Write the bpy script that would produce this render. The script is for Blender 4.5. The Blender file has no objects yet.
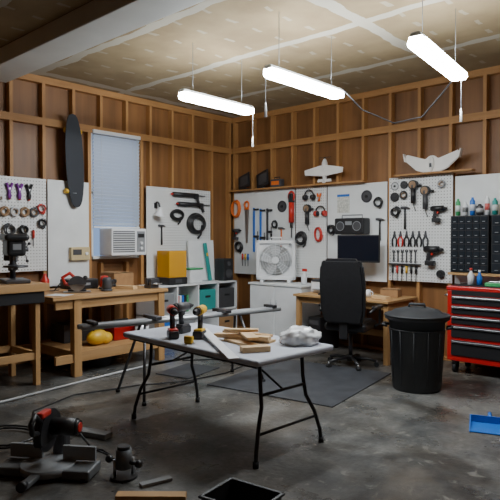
import bpy, bmesh, math, random
from mathutils import Vector, Matrix, Euler
random.seed(7)
S=bpy.context.scene
COL=S.collection

# ------------------------------------------------------------ materials
MC={}
def nt(name):
    m=bpy.data.materials.new(name); m.use_nodes=True
    t=m.node_tree; b=t.nodes.get('Principled BSDF'); return m,t,b
def mat(name,col,rough=.5,metal=0,var=.0,scale=15,spec=.5,alpha=1,trans=0):
    if name in MC: return MC[name]
    m,t,b=nt(name)
    b.inputs['Base Color'].default_value=(*col,1); b.inputs['Roughness'].default_value=rough
    b.inputs['Metallic'].default_value=metal
    b.inputs['Specular IOR Level'].default_value=spec
    if trans: b.inputs['Transmission Weight'].default_value=trans
    if alpha<1: b.inputs['Alpha'].default_value=alpha
    if var>0:
        tc=t.nodes.new('ShaderNodeTexCoord'); n=t.nodes.new('ShaderNodeTexNoise')
        n.inputs['Scale'].default_value=scale; n.inputs['Detail'].default_value=4
        r=t.nodes.new('ShaderNodeValToRGB')
        r.color_ramp.elements[0].position=.3; r.color_ramp.elements[1].position=.7
        r.color_ramp.elements[0].color=(*[c*(1-var) for c in col],1)
        r.color_ramp.elements[1].color=(*[min(1,c*(1+var)) for c in col],1)
        t.links.new(tc.outputs['Object'],n.inputs['Vector']); t.links.new(n.outputs['Fac'],r.inputs['Fac'])
        t.links.new(r.outputs['Color'],b.inputs['Base Color'])
    MC[name]=m; return m
def wood(name,c1,c2,axis='x',rough=.6,sc=1.0,knots=True):
    if name in MC: return MC[name]
    m,t,b=nt(name)
    tc=t.nodes.new('ShaderNodeTexCoord'); mp=t.nodes.new('ShaderNodeMapping')
    s={'x':(1.5,25,25),'y':(25,1.5,25),'z':(25,25,1.5)}[axis]
    mp.inputs['Scale'].default_value=tuple(v*sc for v in s)
    n=t.nodes.new('ShaderNodeTexNoise'); n.inputs['Scale'].default_value=1; n.inputs['Detail'].default_value=6
    n2=t.nodes.new('ShaderNodeTexNoise'); n2.inputs['Scale'].default_value=1.3; n2.inputs['Detail'].default_value=3
    r=t.nodes.new('ShaderNodeValToRGB')
    r.color_ramp.elements[0].position=.3; r.color_ramp.elements[1].position=.7
    r.color_ramp.elements[0].color=(*c1,1); r.color_ramp.elements[1].color=(*c2,1)
    mx=t.nodes.new('ShaderNodeMix'); mx.data_type='FLOAT'; mx.inputs[0].default_value=.45
    t.links.new(tc.outputs['Object'],mp.inputs['Vector']); t.links.new(mp.outputs['Vector'],n.inputs['Vector'])
    t.links.new(tc.outputs['Object'],n2.inputs['Vector'])
    t.links.new(n.outputs['Fac'],mx.inputs[2]); t.links.new(n2.outputs['Fac'],mx.inputs[3])
    t.links.new(mx.outputs[0],r.inputs['Fac']); t.links.new(r.outputs['Color'],b.inputs['Base Color'])
    bp=t.nodes.new('ShaderNodeBump'); bp.inputs['Strength'].default_value=.15
    t.links.new(n.outputs['Fac'],bp.inputs['Height']); t.links.new(bp.outputs['Normal'],b.inputs['Normal'])
    b.inputs['Roughness'].default_value=rough
    MC[name]=m; return m
def math_n(t,op,a,b=None,c=None):
    n=t.nodes.new('ShaderNodeMath'); n.operation=op
    for i,v in enumerate((a,b,c)):
        if v is None: continue
        if isinstance(v,(int,float)): n.inputs[i].default_value=v
        else: t.links.new(v,n.inputs[i])
    return n.outputs[0]
def peg(name,axis,col=(.8,.81,.8)):
    m,t,b=nt(name)
    tc=t.nodes.new('ShaderNodeTexCoord'); sp=t.nodes.new('ShaderNodeSeparateXYZ')
    t.links.new(tc.outputs['Object'],sp.inputs[0])
    u=sp.outputs[axis]; v=sp.outputs[2]
    def f(q):
        a=math_n(t,'MULTIPLY',q,1/.038); a=math_n(t,'FRACT',a); a=math_n(t,'SUBTRACT',a,.5); return math_n(t,'MULTIPLY',a,a)
    d=math_n(t,'ADD',f(u),f(v)); hole=math_n(t,'LESS_THAN',d,.022)
    n=t.nodes.new('ShaderNodeTexNoise'); n.inputs['Scale'].default_value=3
    t.links.new(tc.outputs['Object'],n.inputs['Vector'])
    r=t.nodes.new('ShaderNodeValToRGB'); r.color_ramp.elements[0].position=.35; r.color_ramp.elements[1].position=.65
    r.color_ramp.elements[0].color=(*[c*.9 for c in col],1); r.color_ramp.elements[1].color=(*col,1)
    t.links.new(n.outputs['Fac'],r.inputs['Fac'])
    mx=t.nodes.new('ShaderNodeMix'); mx.data_type='RGBA'
    t.links.new(hole,mx.inputs[0]); t.links.new(r.outputs['Color'],mx.inputs[6]); mx.inputs[7].default_value=(.08,.06,.05,1)
    t.links.new(mx.outputs[2],b.inputs['Base Color']); b.inputs['Roughness'].default_value=.45
    return m

# ------------------------------------------------------------ builder
class B:
    def __init__(s,name,loc=(0,0,0),rz=0,rot=None):
        s.name=name; s.loc=loc; s.rot=rot if rot else (0,0,math.radians(rz)); s.bm=bmesh.new(); s.mats=[]
    def _mi(s,m):
        if m not in s.mats: s.mats.append(m)
        return s.mats.index(m)
    def add(s,tb,M,m,smooth=False):
        tb.transform(M); i=s._mi(m)
        for f in tb.faces:
            f.material_index=i
            f.smooth = smooth if smooth!='side' else len(f.verts)<=4
        me=bpy.data.meshes.new('t'); tb.to_mesh(me); s.bm.from_mesh(me); bpy.data.meshes.remove(me); tb.free()
        return s
    def box(s,c,d,m,rot=(0,0,0),bev=0,seg=2):
        tb=bmesh.new(); bmesh.ops.create_cube(tb,size=1)
        bmesh.ops.scale(tb,vec=d,verts=tb.verts)
        if bev>0: bmesh.ops.bevel(tb,geom=tb.edges[:],offset=min(bev,min(d)*.49),segments=seg,affect='EDGES',profile=.5)
        return s.add(tb,Matrix.Translation(c)@Euler([math.radians(a) for a in rot]).to_matrix().to_4x4(),m)
    def cyl(s,p1,p2,r,m,r2=None,seg=18):
        p1=Vector(p1);p2=Vector(p2);d=p2-p1
        tb=bmesh.new(); bmesh.ops.create_cone(tb,cap_ends=True,segments=seg,radius1=r,radius2=r if r2 is None else r2,depth=d.length)
        q=d.to_track_quat('Z','Y').to_matrix().to_4x4()
        return s.add(tb,Matrix.Translation((p1+p2)/2)@q,m,'side')
    def sph(s,c,r,m,seg=16):
        if isinstance(r,(int,float)): r=(r,r,r)
        tb=bmesh.new(); bmesh.ops.create_uvsphere(tb,u_segments=seg,v_segments=seg//2+2,radius=1)
        return s.add(tb,Matrix.Translation(c)@Matrix.Diagonal((*r,1)),m,True)
    def tube(s,pts,r,m,seg=8,closed=False):
        pts=[Vector(p) for p in pts]; n=len(pts); tb=bmesh.new(); rings=[]
        up=None
        for i,p in enumerate(pts):
            if closed: d=(pts[(i+1)%n]-pts[i-1])
            else: d=(pts[min(i+1,n-1)]-pts[max(i-1,0)])
            d.normalize()
            if up is None:
                up=Vector((0,0,1)) if abs(d.z)<.9 else Vector((1,0,0))
            up=(up-d*up.dot(d)); up.normalize(); sd=d.cross(up)
            rings.append([tb.verts.new(p+(up*math.cos(a)+sd*math.sin(a))*r) for a in [2*math.pi*k/seg for k in range(seg)]])
        for i in range(n if closed else n-1):
            A=rings[i];C=rings[(i+1)%n]
            for k in range(seg): tb.faces.new((A[k],A[(k+1)%seg],C[(k+1)%seg],C[k]))
        if not closed: tb.faces.new(rings[0][::-1]); tb.faces.new(rings[-1])
        bmesh.ops.recalc_face_normals(tb,faces=tb.faces)
        return s.add(tb,Matrix(),m,'side')
    def torus(s,c,R,r,m,rot=(0,0,0),seg=28,rs=8,sq=(1,1)):
        M=Euler([math.radians(a) for a in rot]).to_matrix()
        pts=[Vector(c)+M@Vector((R*sq[0]*math.cos(a),R*sq[1]*math.sin(a),0)) for a in [2*math.pi*k/seg for k in range(seg)]]
        return s.tube(pts,r,m,rs,True)
    def lathe(s,prof,m,c=(0,0,0),rot=(0,0,0),seg=28):
        tb=bmesh.new(); rings=[]
        for r,z in prof:
            rings.append([tb.verts.new((max(r,1e-4)*math.cos(a),max(r,1e-4)*math.sin(a),z)) for a in [2*math.pi*k/seg for k in range(seg)]])
        for A,C in zip(rings,rings[1:]):
            for k in range(seg): tb.faces.new((A[k],A[(k+1)%seg],C[(k+1)%seg],C[k]))
        bmesh.ops.recalc_face_normals(tb,faces=tb.faces)
        return s.add(tb,Matrix.Translation(c)@Euler([math.radians(a) for a in rot]).to_matrix().to_4x4(),m,True)
    def prism(s,out,th,m,c=(0,0,0),rot=(0,0,0),bev=0):
        """outline in local XZ, extruded along -Y by th"""
        tb=bmesh.new(); vs=[tb.verts.new((x,0,z)) for x,z in out]; f=tb.faces.new(vs)
        r=bmesh.ops.extrude_face_region(tb,geom=[f]); bmesh.ops.translate(tb,vec=(0,-th,0),verts=[v for v in r['geom'] if isinstance(v,bmesh.types.BMVert)])
        bmesh.ops.recalc_face_normals(tb,faces=tb.faces)
        if bev>0: bmesh.ops.bevel(tb,geom=tb.edges[:],offset=bev,segments=2,affect='EDGES')
        return s.add(tb,Matrix.Translation(c)@Euler([math.radians(a) for a in rot]).to_matrix().to_4x4(),m)
    def done(s,parent=None):
        me=bpy.data.meshes.new(s.name); s.bm.to_mesh(me); s.bm.free()
        for m in s.mats: me.materials.append(m)
        o=bpy.data.objects.new(s.name,me); COL.objects.link(o); o.location=s.loc; o.rotation_euler=s.rot
        if parent: o.parent=parent
        return o

# palette
BLK=mat('black_plastic',(.018,.018,.02),.4); BLKR=mat('black_rubber',(.012,.012,.013),.75)
DG=mat('dark_grey',(.06,.06,.065),.5); GR=mat('grey_plastic',(.25,.26,.27),.5); LG=mat('light_grey',(.55,.56,.57),.5)
WH=mat('white_plastic',(.8,.81,.82),.4,var=.04,scale=6); WHP=mat('white_paint',(.76,.78,.78),.5,var=.05,scale=4)
RED=mat('red_plastic',(.55,.03,.02),.35); REDP=mat('red_paint',(.5,.014,.015),.28); ORG=mat('orange_plastic',(.75,.16,.02),.4)
YEL=mat('yellow_plastic',(.75,.45,.03),.4); BLU=mat('blue_plastic',(.02,.16,.6),.35); TEAL=mat('teal_plastic',(.02,.3,.28),.4)
PUR=mat('purple_plastic',(.22,.04,.3),.4); GRN=mat('green_plastic',(.05,.35,.12),.4)
STL=mat('steel',(.55,.56,.58),.3,1); ALU=mat('aluminium',(.5,.52,.54),.38,.5,var=.1,scale=8); DST=mat('dark_steel',(.12,.12,.13),.4,.8)
CARD=mat('cardboard',(.36,.2,.09),.85,var=.1); TAN=mat('tan_disc',(.3,.19,.11),.8,var=.2); BEI=mat('beige_plastic',(.6,.48,.26),.5)
PINE=wood('pine_x',(.38,.2,.07),(.55,.34,.15),'x'); PINEY=wood('pine_y',(.38,.2,.07),(.55,.33,.15),'y'); PINEZ=wood('pine_z',(.38,.2,.07),(.53,.31,.13),'z')
BRD=wood('board_light',(.6,.38,.18),(.75,.53,.29),'x')
STUD=wood('stud_wood',(.33,.15,.045),(.5,.26,.09),'z'); STUDX=wood('block_x',(.33,.15,.045),(.5,.26,.09),'x'); STUDY=wood('block_y',(.33,.15,.045),(.5,.26,.09),'y')
SHE=wood('sheathing',(.12,.05,.016),(.33,.15,.05),'z',.5,.35)
PEGX=peg('pegboard_x',0); PEGY=peg('pegboard_y',1)

# ------------------------------------------------------------ room shell
RX,RY,H=8.2,-8.4,3.47
m,t,b=nt('concrete')
tc=t.nodes.new('ShaderNodeTexCoord')
def noise(sc,det=6,dist=0,rough=.6):
    n=t.nodes.new('ShaderNodeTexNoise'); n.inputs['Scale'].default_value=sc; n.inputs['Detail'].default_value=det; n.inputs['Roughness'].default_value=rough
    n.inputs['Distortion'].default_value=dist; t.links.new(tc.outputs['Object'],n.inputs['Vector']); return n.outputs['Fac']
def ramp(f,p0,c0,p1,c1):
    r=t.nodes.new('ShaderNodeValToRGB'); r.color_ramp.elements[0].position=p0; r.color_ramp.elements[1].position=p1
    r.color_ramp.elements[0].color=(*c0,1); r.color_ramp.elements[1].color=(*c1,1); t.links.new(f,r.inputs['Fac']); return r.outputs['Color']
def mixc(f,a,bb,mode='MIX'):
    x=t.nodes.new('ShaderNodeMix'); x.data_type='RGBA'; x.blend_type=mode
    if isinstance(f,float): x.inputs[0].default_value=f
    else: t.links.new(f,x.inputs[0])
    for i,v in ((6,a),(7,bb)):
        if isinstance(v,tuple): x.inputs[i].default_value=(*v,1)
        else: t.links.new(v,x.inputs[i])
    return x.outputs[2]
base=ramp(noise(1.6,8,.4),.36,(.075,.077,.076),.64,(.20,.195,.18))
stain=ramp(noise(.8,7,1.2),.46,(1,1,1),.58,(.48,.44,.4))
c=mixc(1.0,base,stain,'MULTIPLY')
sp=ramp(noise(22,6),.35,(.7,.7,.7),.7,(1.2,1.2,1.2))
c=mixc(1.0,c,sp,'MULTIPLY')
spots=ramp(noise(7,5,.6),.6,(0,0,0),.68,(.7,.7,.7))
c=mixc(spots,c,(.26,.25,.22))
brn=ramp(noise(1.1,6,.5),.56,(0,0,0),.68,(.5,.5,.5))
c=mixc(brn,c,(.14,.11,.08))
t.links.new(c,b.inputs['Base Color'])
t.links.new(ramp(noise(2.3,6),.35,(.22,.22,.22),.65,(.5,.5,.5)),b.inputs['Roughness'])
bp=t.nodes.new('ShaderNodeBump'); bp.inputs['Strength'].default_value=.2; bp.inputs['Distance'].default_value=.02
t.links.new(noise(30,6),bp.inputs['Height']); t.links.new(bp.outputs['Normal'],b.inputs['Normal'])
CONC=m
B('floor').box((RX/2,RY/2,-.05),(RX+.4,-RY+.4,.1),CONC).done()
m,t,b=nt('drywall_ceiling')
tc=t.nodes.new('ShaderNodeTexCoord'); sx=t.nodes.new('ShaderNodeSeparateXYZ')
nv=t.nodes.new('ShaderNodeTexNoise'); nv.inputs['Scale'].default_value=2.5; nv.inputs['Detail'].default_value=5
t.links.new(tc.outputs['Object'],nv.inputs['Vector']); t.links.new(tc.outputs['Object'],sx.inputs[0])
wob=math_n(t,'MULTIPLY',math_n(t,'SUBTRACT',nv.outputs['Fac'],.5),.16)
X=math_n(t,'ADD',sx.outputs[0],wob); Y=math_n(t,'ADD',sx.outputs[1],wob)
def band(q,per,off,w):
    a=math_n(t,'FRACT',math_n(t,'MULTIPLY',math_n(t,'ADD',q,off),1/per)); a=math_n(t,'ABSOLUTE',math_n(t,'SUBTRACT',a,.5))
    return math_n(t,'LESS_THAN',a,w/per/2)
seam=band(Y,1.22,.35,.11)
seam2=math_n(t,'MULTIPLY',band(X,3.66,1.7,.13),1.0)
row=band(X,.406,.1,.04); dash=band(Y,.305,.1,.12)
scr=math_n(t,'MULTIPLY',row,dash)
allm=math_n(t,'MAXIMUM',math_n(t,'MULTIPLY',math_n(t,'MAXIMUM',seam,seam2),.8),math_n(t,'MULTIPLY',scr,.4))
base=ramp(nv.outputs['Fac'],.35,(.25,.18,.095),.7,(.34,.255,.14))
c=mixc(allm,base,(.5,.47,.39)); t.links.new(c,b.inputs['Base Color']); b.inputs['Roughness'].default_value=.9
B('ceiling').box((RX/2,RY/2,H+.05),(RX+.4,-RY+.4,.1),m).done()
B('ceiling_beam').box((RX/2,-3.93,3.385),(RX,.36,.17),mat('beam_paint',(.66,.66,.62),.6,var=.06,scale=3),bev=.008).done()

WY0,WY1,WZ0,WZ1=-2.63,-1.85,1.22,2.93
wl=B('wall_left')
xs=-.09
def wpart(y0,y1,z0,z1): wl.box((xs-.02,(y0+y1)/2,(z0+z1)/2),(.04,y1-y0,z1-z0),SHE)
wpart(RY,WY0,0,H); wpart(WY1,.1,0,H); wpart(WY0,WY1,0,WZ0); wpart(WY0,WY1,WZ1,H)
WL=wl.done()
st=B('studs')
y=-.02
ys=[]
while y>RY: ys.append(y); y-=.406
for y in ys:
    segs=[(.04,2.88),(2.97,3.39)]
    if WY0-.03<y<WY1+.03: segs=[(.04,WZ0-.05),(2.97,3.39)]
    for z0,z1 in segs: st.box((-.045,y-.02,(z0+z1)/2),(.088,.04,z1-z0),STUD)
for y in (WY0-.03,WY1+.03): st.box((-.045,y,1.45),(.088,.045,2.86),STUD)
st.box((-.045,RY/2,2.925),(.09,-RY,.09),STUDY); st.box((-.045,RY/2,3.43),(.09,-RY,.08),STUDY); st.box((-.045,RY/2,.02),(.09,-RY,.04),STUDY)
st.done(WL)
wb=B('wall_back'); wb.box((RX/2,.11,H/2),(RX+.2,.04,H),SHE); WB=wb.done()
st=B('studs'); x=.02
while x<RX:
    for z0,z1 in ((.04,2.88),(2.97,3.39)): st.box((x+.02,.045,(z0+z1)/2),(.04,.088,z1-z0),STUD)
    x+=.406
st.box((RX/2,.045,2.925),(RX,.09,.09),STUDX); st.box((RX/2,.045,3.43),(RX,.09,.08),STUDX); st.box((RX/2,.045,.02),(RX,.09,.04),STUDX)
st.done(WB)
B('wall_right').box((RX+.05,RY/2,H/2),(.1,-RY+.4,H),SHE).done()
B('wall_front').box((RX/2,RY-.05,H/2),(RX+.4,.1,H),SHE).done()

# window
w=B('window_1'); cy=(WY0+WY1)/2; ww=WY1-WY0
for y in (WY0+.02,WY1-.02): w.box((-.06,y,(WZ0+WZ1)/2),(.05,.04,WZ1-WZ0),WHP,bev=.004)
for z in (WZ0+.02,WZ1-.02,2.1): w.box((-.06,cy,z),(.05,ww,.04),WHP,bev=.004)
w.box((-.07,cy,(2.1+WZ1)/2),(.006,ww-.06,WZ1-2.1-.03),mat('glass',(.9,.95,1),.05,trans=1))
w.box((-.07,cy,1.87),(.006,ww-.06,.44),mat('glass',(.9,.95,1),.05,trans=1))
w.done()
m,t,b=nt('blind_slat'); out=t.nodes['Material Output']
b.inputs['Base Color'].default_value=(.74,.82,.93,1); tr=t.nodes.new('ShaderNodeBsdfTranslucent'); tr.inputs['Color'].default_value=(.7,.8,.95,1)
ms=t.nodes.new('ShaderNodeMixShader'); ms.inputs[0].default_value=.2
t.links.new(b.outputs[0],ms.inputs[1]); t.links.new(tr.outputs[0],ms.inputs[2]); t.links.new(ms.outputs[0],out.inputs['Surface'])
SLAT=m
w=B('window_blind')
w.box((0,cy,WZ1-.03),(.05,ww-.02,.05),WH,bev=.005)
z=WZ1-.09
while z>1.68:
    w.box((.0,cy,z),(.003,ww-.05,.05),SLAT,rot=(0,38,0)); z-=.046
w.box((0,cy,1.645),(.02,ww-.05,.02),WH)
for y in (cy-.25,cy+.25): w.cyl((.02,y,1.65),(.02,y,WZ1-.04),.002,WH,seg=5)
w.cyl((.035,WY1-.08,2.2),(.035,WY1-.08,WZ1-.05),.004,WH,seg=6)
w.done()
a=B('window_air_conditioner',(0.04,cy+.02,1.262))
a.box((.07,0,.185),(.3,.56,.36),WH,bev=.015)
a.box((.222,-.09,.19),(.006,.34,.28),DG)
for i in range(9): a.box((.226,-.09,.07+i*.03),(.01,.34,.017),LG)
a.box((.222,.18,.19),(.008,.13,.28),GR); a.box((.228,.18,.27),(.006,.1,.05),BLK)
for z in (.1,.17): a.cyl((.222,.18,z),(.245,.18,z),.02,WH)
a.done()

# ------------------------------------------------------------ wall boards
def panel(name,wall,a0,a1,z0,z1,mt):
    if wall=='L': return B(name).box((.008,(a0+a1)/2,(z0+z1)/2),(.014,a1-a0-.01,z1-z0),mt,bev=.002).done()
    return B(name).box(((a0+a1)/2,-.008,(z0+z1)/2),(a1-a0-.01,.014,z1-z0),mt,bev=.002).done()
panel('pegboard_panel','L',-4.45,-3.27,1.1,2.22,PEGY)
panel('white_wall_panel','L',-3.26,-2.68,.9,2.22,WHP)
panel('pegboard_panel','L',-1.76,-.5,.9,2.24,PEGY)
panel('white_wall_panel','B',.06,1.33,.92,2.24,WHP)
panel('pegboard_panel','B',1.34,1.9,.92,2.24,PEGX)
panel('white_wall_panel','B',1.91,2.86,.92,2.24,WHP)
panel('pegboard_panel','B',2.88,3.74,.95,2.28,PEGX)
panel('white_wall_panel','B',3.76,4.98,.95,2.24,WHP)
B('wall_ledge').box((1.3,-.06,2.262),(2.5,.12,.022),STUDX,bev=.003).done()
B('wall_ledge').box((3.5,-.06,2.296),(1.0,.12,.022),STUDX,bev=.003).done()

# ------------------------------------------------------------ wall tools (local: y=0 board, -y room)
YB=-.0155
def at(name,wall,a,z):
    return B(name,(a,YB,z)) if wall=='B' else B(name,(-YB,a,z),90)
def coil(name,w,a,z,R,m,n=4,r=.008,sq=(1,1)):
    b=at(name,w,a,z)
    b.cyl((0,0,R*sq[1]),(0,-.06,R*sq[1]),.006,STL,seg=8)
    for i in range(n): b.torus((random.uniform(-.01,.01),-.022-i*.011,random.uniform(-.012,.012)),R*(1-.04*i),r,m,rot=(90,random.uniform(-4,4),0),sq=sq)
    b.tube([(R*.9,-.02,-.02),(R*.7,-.025,-R*1.1),(R*.3,-.02,-R*1.5)],r,m)
    return b.done()
def pistol(name,w,a,z,body,s=1.0,rz=0):
    b=at(name,w,a,z)
    q=s
    b.cyl((-.07*q,-.05,0),(.07*q,-.05,0),.035*q,body); b.cyl((.07*q,-.05,0),(.12*q,-.05,0),.022*q,BLK,r2=.012*q)
    b.cyl((-.085*q,-.05,0),(-.07*q,-.05,0),.028*q,BLK)
    b.box((-.035*q,-.05,-.07*q),(.04*q,.035*q,.12*q),BLK,rot=(0,12,0),bev=.008)
    b.box((-.02*q,-.05,-.14*q),(.1*q,.06*q,.05*q),body,bev=.008)
    b.box((0,-.05,-.045*q),(.02*q,.02*q,.03*q),RED)
    b.cyl((0,0,.03*q),(0,-.06,.03*q),.004,STL,seg=6)
    return b.done()
def grinder(name,w,a,z,body):
    b=at(name,w,a,z)
    b.cyl((0,-.035,-.12),(0,-.035,.07),.032,body); b.cyl((0,-.035,.07),(0,-.035,.11),.034,DST)
    b.cyl((0,-.005,.11),(0,-.06,.11),.06,BLK,seg=24); b.cyl((0,-.06,.11),(0,-.066,.11),.045,TAN,seg=24)
    b.cyl((.03,-.035,.1),(.11,-.035,.1),.014,BLK); b.tube([(0,-.035,-.12),(.01,-.03,-.17),(.03,-.02,-.22)],.005,BLK)
    return b.done()
def pliers(name,w,a,z,hm):
    b=at(name,w,a,z)
    b.tube([(-.008,-.012,0),(-.03,-.012,-.04),(-.03,-.012,-.09),(-.022,-.012,-.13)],.011,hm)
    b.tube([(.008,-.012,0),(.03,-.012,-.04),(.03,-.012,-.09),(.022,-.012,-.13)],.011,hm)
    b.cyl((0,-.002,.008),(0,-.022,.008),.018,DST); b.prism([(-.016,.01),(.016,.01),(.006,.07),(-.006,.07)],.014,DST,c=(0,-.004,0))
    return b.done()
def driver(name,w,a,z,hm):
    b=at(name,w,a,z)
    b.cyl((0,-.018,0),(0,-.018,.09),.015,hm); b.cyl((0,-.018,-.1),(0,-.018,0),.005,DST,seg=8); b.cyl((0,-.018,.085),(0,-.018,.098),.01,BLK)
    b.cyl((0,0,-.01),(0,-.03,-.01),.004,STL,seg=6)
    return b.done()
def phones(name,w,a,z,m):
    b=at(name,w,a,z)
    pts=[(.075*math.cos(t),-.045,.075*math.sin(t)+.02) for t in [math.pi*k/10 for k in range(11)]]
    b.tube(pts,.011,BLK); 
    for s in (-1,1): b.cyl((s*.055,-.045,-.01),(s*.095,-.045,-.01),.04,m); b.cyl((s*.04,-.045,-.01),(s*.055,-.045,-.01),.036,BLK)
    b.cyl((0,0,.09),(0,-.055,.09),.005,STL,seg=6)
    return b.done()
def disc(name,w,a,z,r,m,th=.02):
    b=at(name,w,a,z); b.cyl((0,0,0),(0,-th,0),r,m,seg=28); b.cyl((0,-th,0),(0,-th-.012,0),r*.25,BLK); b.torus((0,-th,0),r*.8,.004,BLK,rot=(90,0,0)); return b.done()
def barclamp(name,w,a,z0,z1,m):
    b=at(name,w,a,(z0+z1)/2); h=(z1-z0)/2
    b.box((0,-.02,0),(.036,.012,2*h),m,bev=.002)
    b.box((.045,-.02,h-.03),(.1,.025,.03),BLK,bev=.004); b.box((.045,-.02,-h*.3),(.1,.025,.035),BLK,bev=.004)
    b.cyl((.08,-.02,-h*.3-.1),(.08,-.02,h-.25 if h>.4 else -h*.3+.08),.007,DST,seg=8); b.cyl((.08,-.02,-h*.3-.13),(.08,-.02,-h*.3-.03),.015,BLK)
    b.cyl((0,0,h-.05),(0,-.03,h-.05),.005,STL,seg=6)
    return b.done()
def hammer(name,w,a,z,hm):
    b=at(name,w,a,z); b.cyl((0,-.02,-.25),(0,-.02,.02),.014,hm,r2=.01); b.box((0,-.02,.03),(.04,.03,.03),DST,bev=.004)
    b.cyl((-.055,-.02,.03),(-.02,-.02,.03),.016,DST); b.prism([(.02,.045),(.07,.02),(.06,.012),(.02,.018)],.02,DST,c=(0,-.01,0))
    b.cyl((0,0,.0),(0,-.03,.0),.004,STL,seg=6); return b.done()
def wrench(name,w,a,z,L):
    b=at(name,w,a,z); b.box((0,-.008,0),(.016,.008,L),DST); b.torus((0,-.008,-L/2-.008),.012,.005,DST,rot=(90,0,0),seg=14)
    b.prism([(-.018,L/2-.005),(.018,L/2-.005),(.02,L/2+.025),(.007,L/2+.03),(.005,L/2+.01),(-.005,L/2+.01),(-.007,L/2+.03),(-.02,L/2+.025)],.01,DST,c=(0,-.003,0)); return b.done()
def handsaw(name,w,a,z,hm,rot=0):
    b=at(name,w,a,z); b.prism([(-.05,.25),(.05,.25),(.02,-.3),(-.02,-.3)],.003,STL,c=(0,-.01,0)); b.torus((0,-.018,.31),.045,.016,hm,rot=(90,0,0),sq=(1,1.2)); b.box((0,-.016,.25),(.09,.02,.04),hm,bev=.005)
    b.cyl((0,0,.34),(0,-.03,.34),.005,STL,seg=6); return b.done()

# left wall
for i,m_ in enumerate([PUR,PUR,BLK]):
    b=at('spring_clamp','L',-3.74+i*.12,2.06)
    b.tube([(-.035,-.02,.08),(-.012,-.02,.02),(.01,-.02,-.06),(0,-.02,-.1)],.017,m_); b.tube([(.035,-.02,.08),(.012,-.02,.02),(-.01,-.02,-.06),(0,-.02,-.1)],.017,m_)
    b.cyl((0,0,.01),(0,-.035,.01),.014,STL); b.sph((0,-.02,-.1),.016,RED); b.done()
def roll(w,a,z,r,m):
    b=at('tape_roll',w,a,z)
    b.torus((0,-.025,0),r*.78,r*.24,m,rot=(90,0,0),seg=24); b.torus((0,-.025,0),r*.56,.006,CARD,rot=(90,0,0),seg=24); b.cyl((0,0,r*.45),(0,-.06,r*.45),.005,STL,seg=6); return b.done()
for i in range(4): roll('L',-3.80+i*.12,1.81,.06,[TAN,LG,TAN,DG][i])
roll('L',-3.86,1.96,.045,LG)
coil('cable_coil','L',-3.345,1.86,.05,RED,3); coil('cable_coil','L',-3.34,1.68,.045,BLK,3)
driver('screwdriver','L',-3.45,1.5,RED)
coil('wire_coil','L',-3.75,1.6,.06,DG,4); coil('wire_coil','L',-3.58,1.6,.05,BLK,4)
# longboard
b=at('longboard','L',-2.93,2.47)
out=[(.125*math.copysign(abs(math.cos(t))**.7,math.cos(t)),.585*math.sin(t)) for t in [2*math.pi*k/32 for k in range(32)]]
b.prism(out,.014,mat('grip_tape',(.022,.026,.035),.7),c=(0,-.07,0),rot=(2,-4,0),bev=.004)
for z in (-.38,.38):
    b.box((0,-.055,z),(.06,.03,.05),STL); b.cyl((-.085,-.04,z),(.085,-.04,z),.008,STL)
    for s in (-1,1): b.cyl((s*.07,-.036,z),(s*.115,-.036,z),.032,YEL)
b.cyl((0,0,.2),(0,-.06,.2),.006,STL,seg=6)
b.done()
b=at('intercom_box','L',-2.84,1.3); b.box((0,-.03,0),(.27,.06,.17),BEI,bev=.01); b.box((-.05,-.062,.02),(.12,.006,.07),DG); b.cyl((.08,-.06,0),(.08,-.075,0),.02,WH); b.done()
for k,z in enumerate((2.15,2.01)):
    b=at('caulking_gun','L',-1.0+k*.1,z)
    b.cyl((-.3,-.04,0),(.12,-.04,0),.034,BLK); b.box((.16,-.04,-.01),(.08,.04,.08),BLK,bev=.01); b.box((.19,-.04,-.07),(.04,.03,.09),BLK,rot=(0,-20,0),bev=.008)
    b.cyl((.18,-.04,0),(.34,-.04,0),.009,DST,seg=8); b.cyl((-.34,-.04,0),(-.3,-.04,0),.012,RED); b.cyl((0,0,.02),(0,-.05,.02),.005,STL,seg=6); b.done()
coil('cable_coil','L',-.84,1.72,.15,BLK,7,.016,(1.15,1)); coil('cable_coil','L',-1.22,1.84,.09,BLKR,4,.013,(1.3,.8))
b=at('clip_lamp','L',-1.6,1.85); b.lathe([(.02,.09),(.03,.07),(.07,-.02),(.075,-.03)],WH,c=(0,-.1,0),rot=(15,0,0)); b.lathe([(.0,.09),(.021,.09)],WH,c=(0,-.1,0),rot=(15,0,0)); b.cyl((0,-.1,.0),(0,-.1,.07),.02,LG); b.tube([(0,-.016,.12),(0,-.04,.17),(0,-.08,.15),(0,-.1,.09)],.014,BLK); b.box((0,-.012,.12),(.05,.02,.08),BLK); b.done()
hammer('hammer','L',-1.5,1.65,BLK)

# back wall tools
coil('rope_coil','B',.14,1.98,.09,ORG,4,.012,(1,1.5)); handsaw('hand_saw','B',.36,1.72,ORG)
pistol('glue_gun','B',.16,1.62,DG,.9); coil('cable_coil','B',.2,1.36,.07,BLK,4,.01)
barclamp('bar_clamp','B',.52,1.28,1.98,BLU); barclamp('bar_clamp','B',.66,1.26,1.96,BLU); barclamp('bar_clamp','B',.8,1.4,1.96,DST)
for i in range(3): driver('screwdriver','B',.27+i*.06,1.15,[RED,YEL,BLU][i])
b=at('reciprocating_saw','B',1.3,1.95)
b.cyl((0,-.05,-.22),(0,-.05,.08),.042,RED); b.box((0,-.05,.14),(.08,.07,.14),BLK,bev=.015); b.torus((0,-.05,.17),.05,.016,RED,rot=(90,0,0),sq=(1,1.4)); b.cyl((0,-.05,-.3),(0,-.05,-.22),.022,BLK); b.box((0,-.05,-.37),(.02,.003,.15),DST); b.cyl((0,0,.2),(0,-.07,.2),.006,STL,seg=6); b.done()
disc('saw_blade','B',1.08,1.98,.09,DST,.006); coil('cable_coil','B',.96,1.72,.05,BLK,3)
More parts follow.
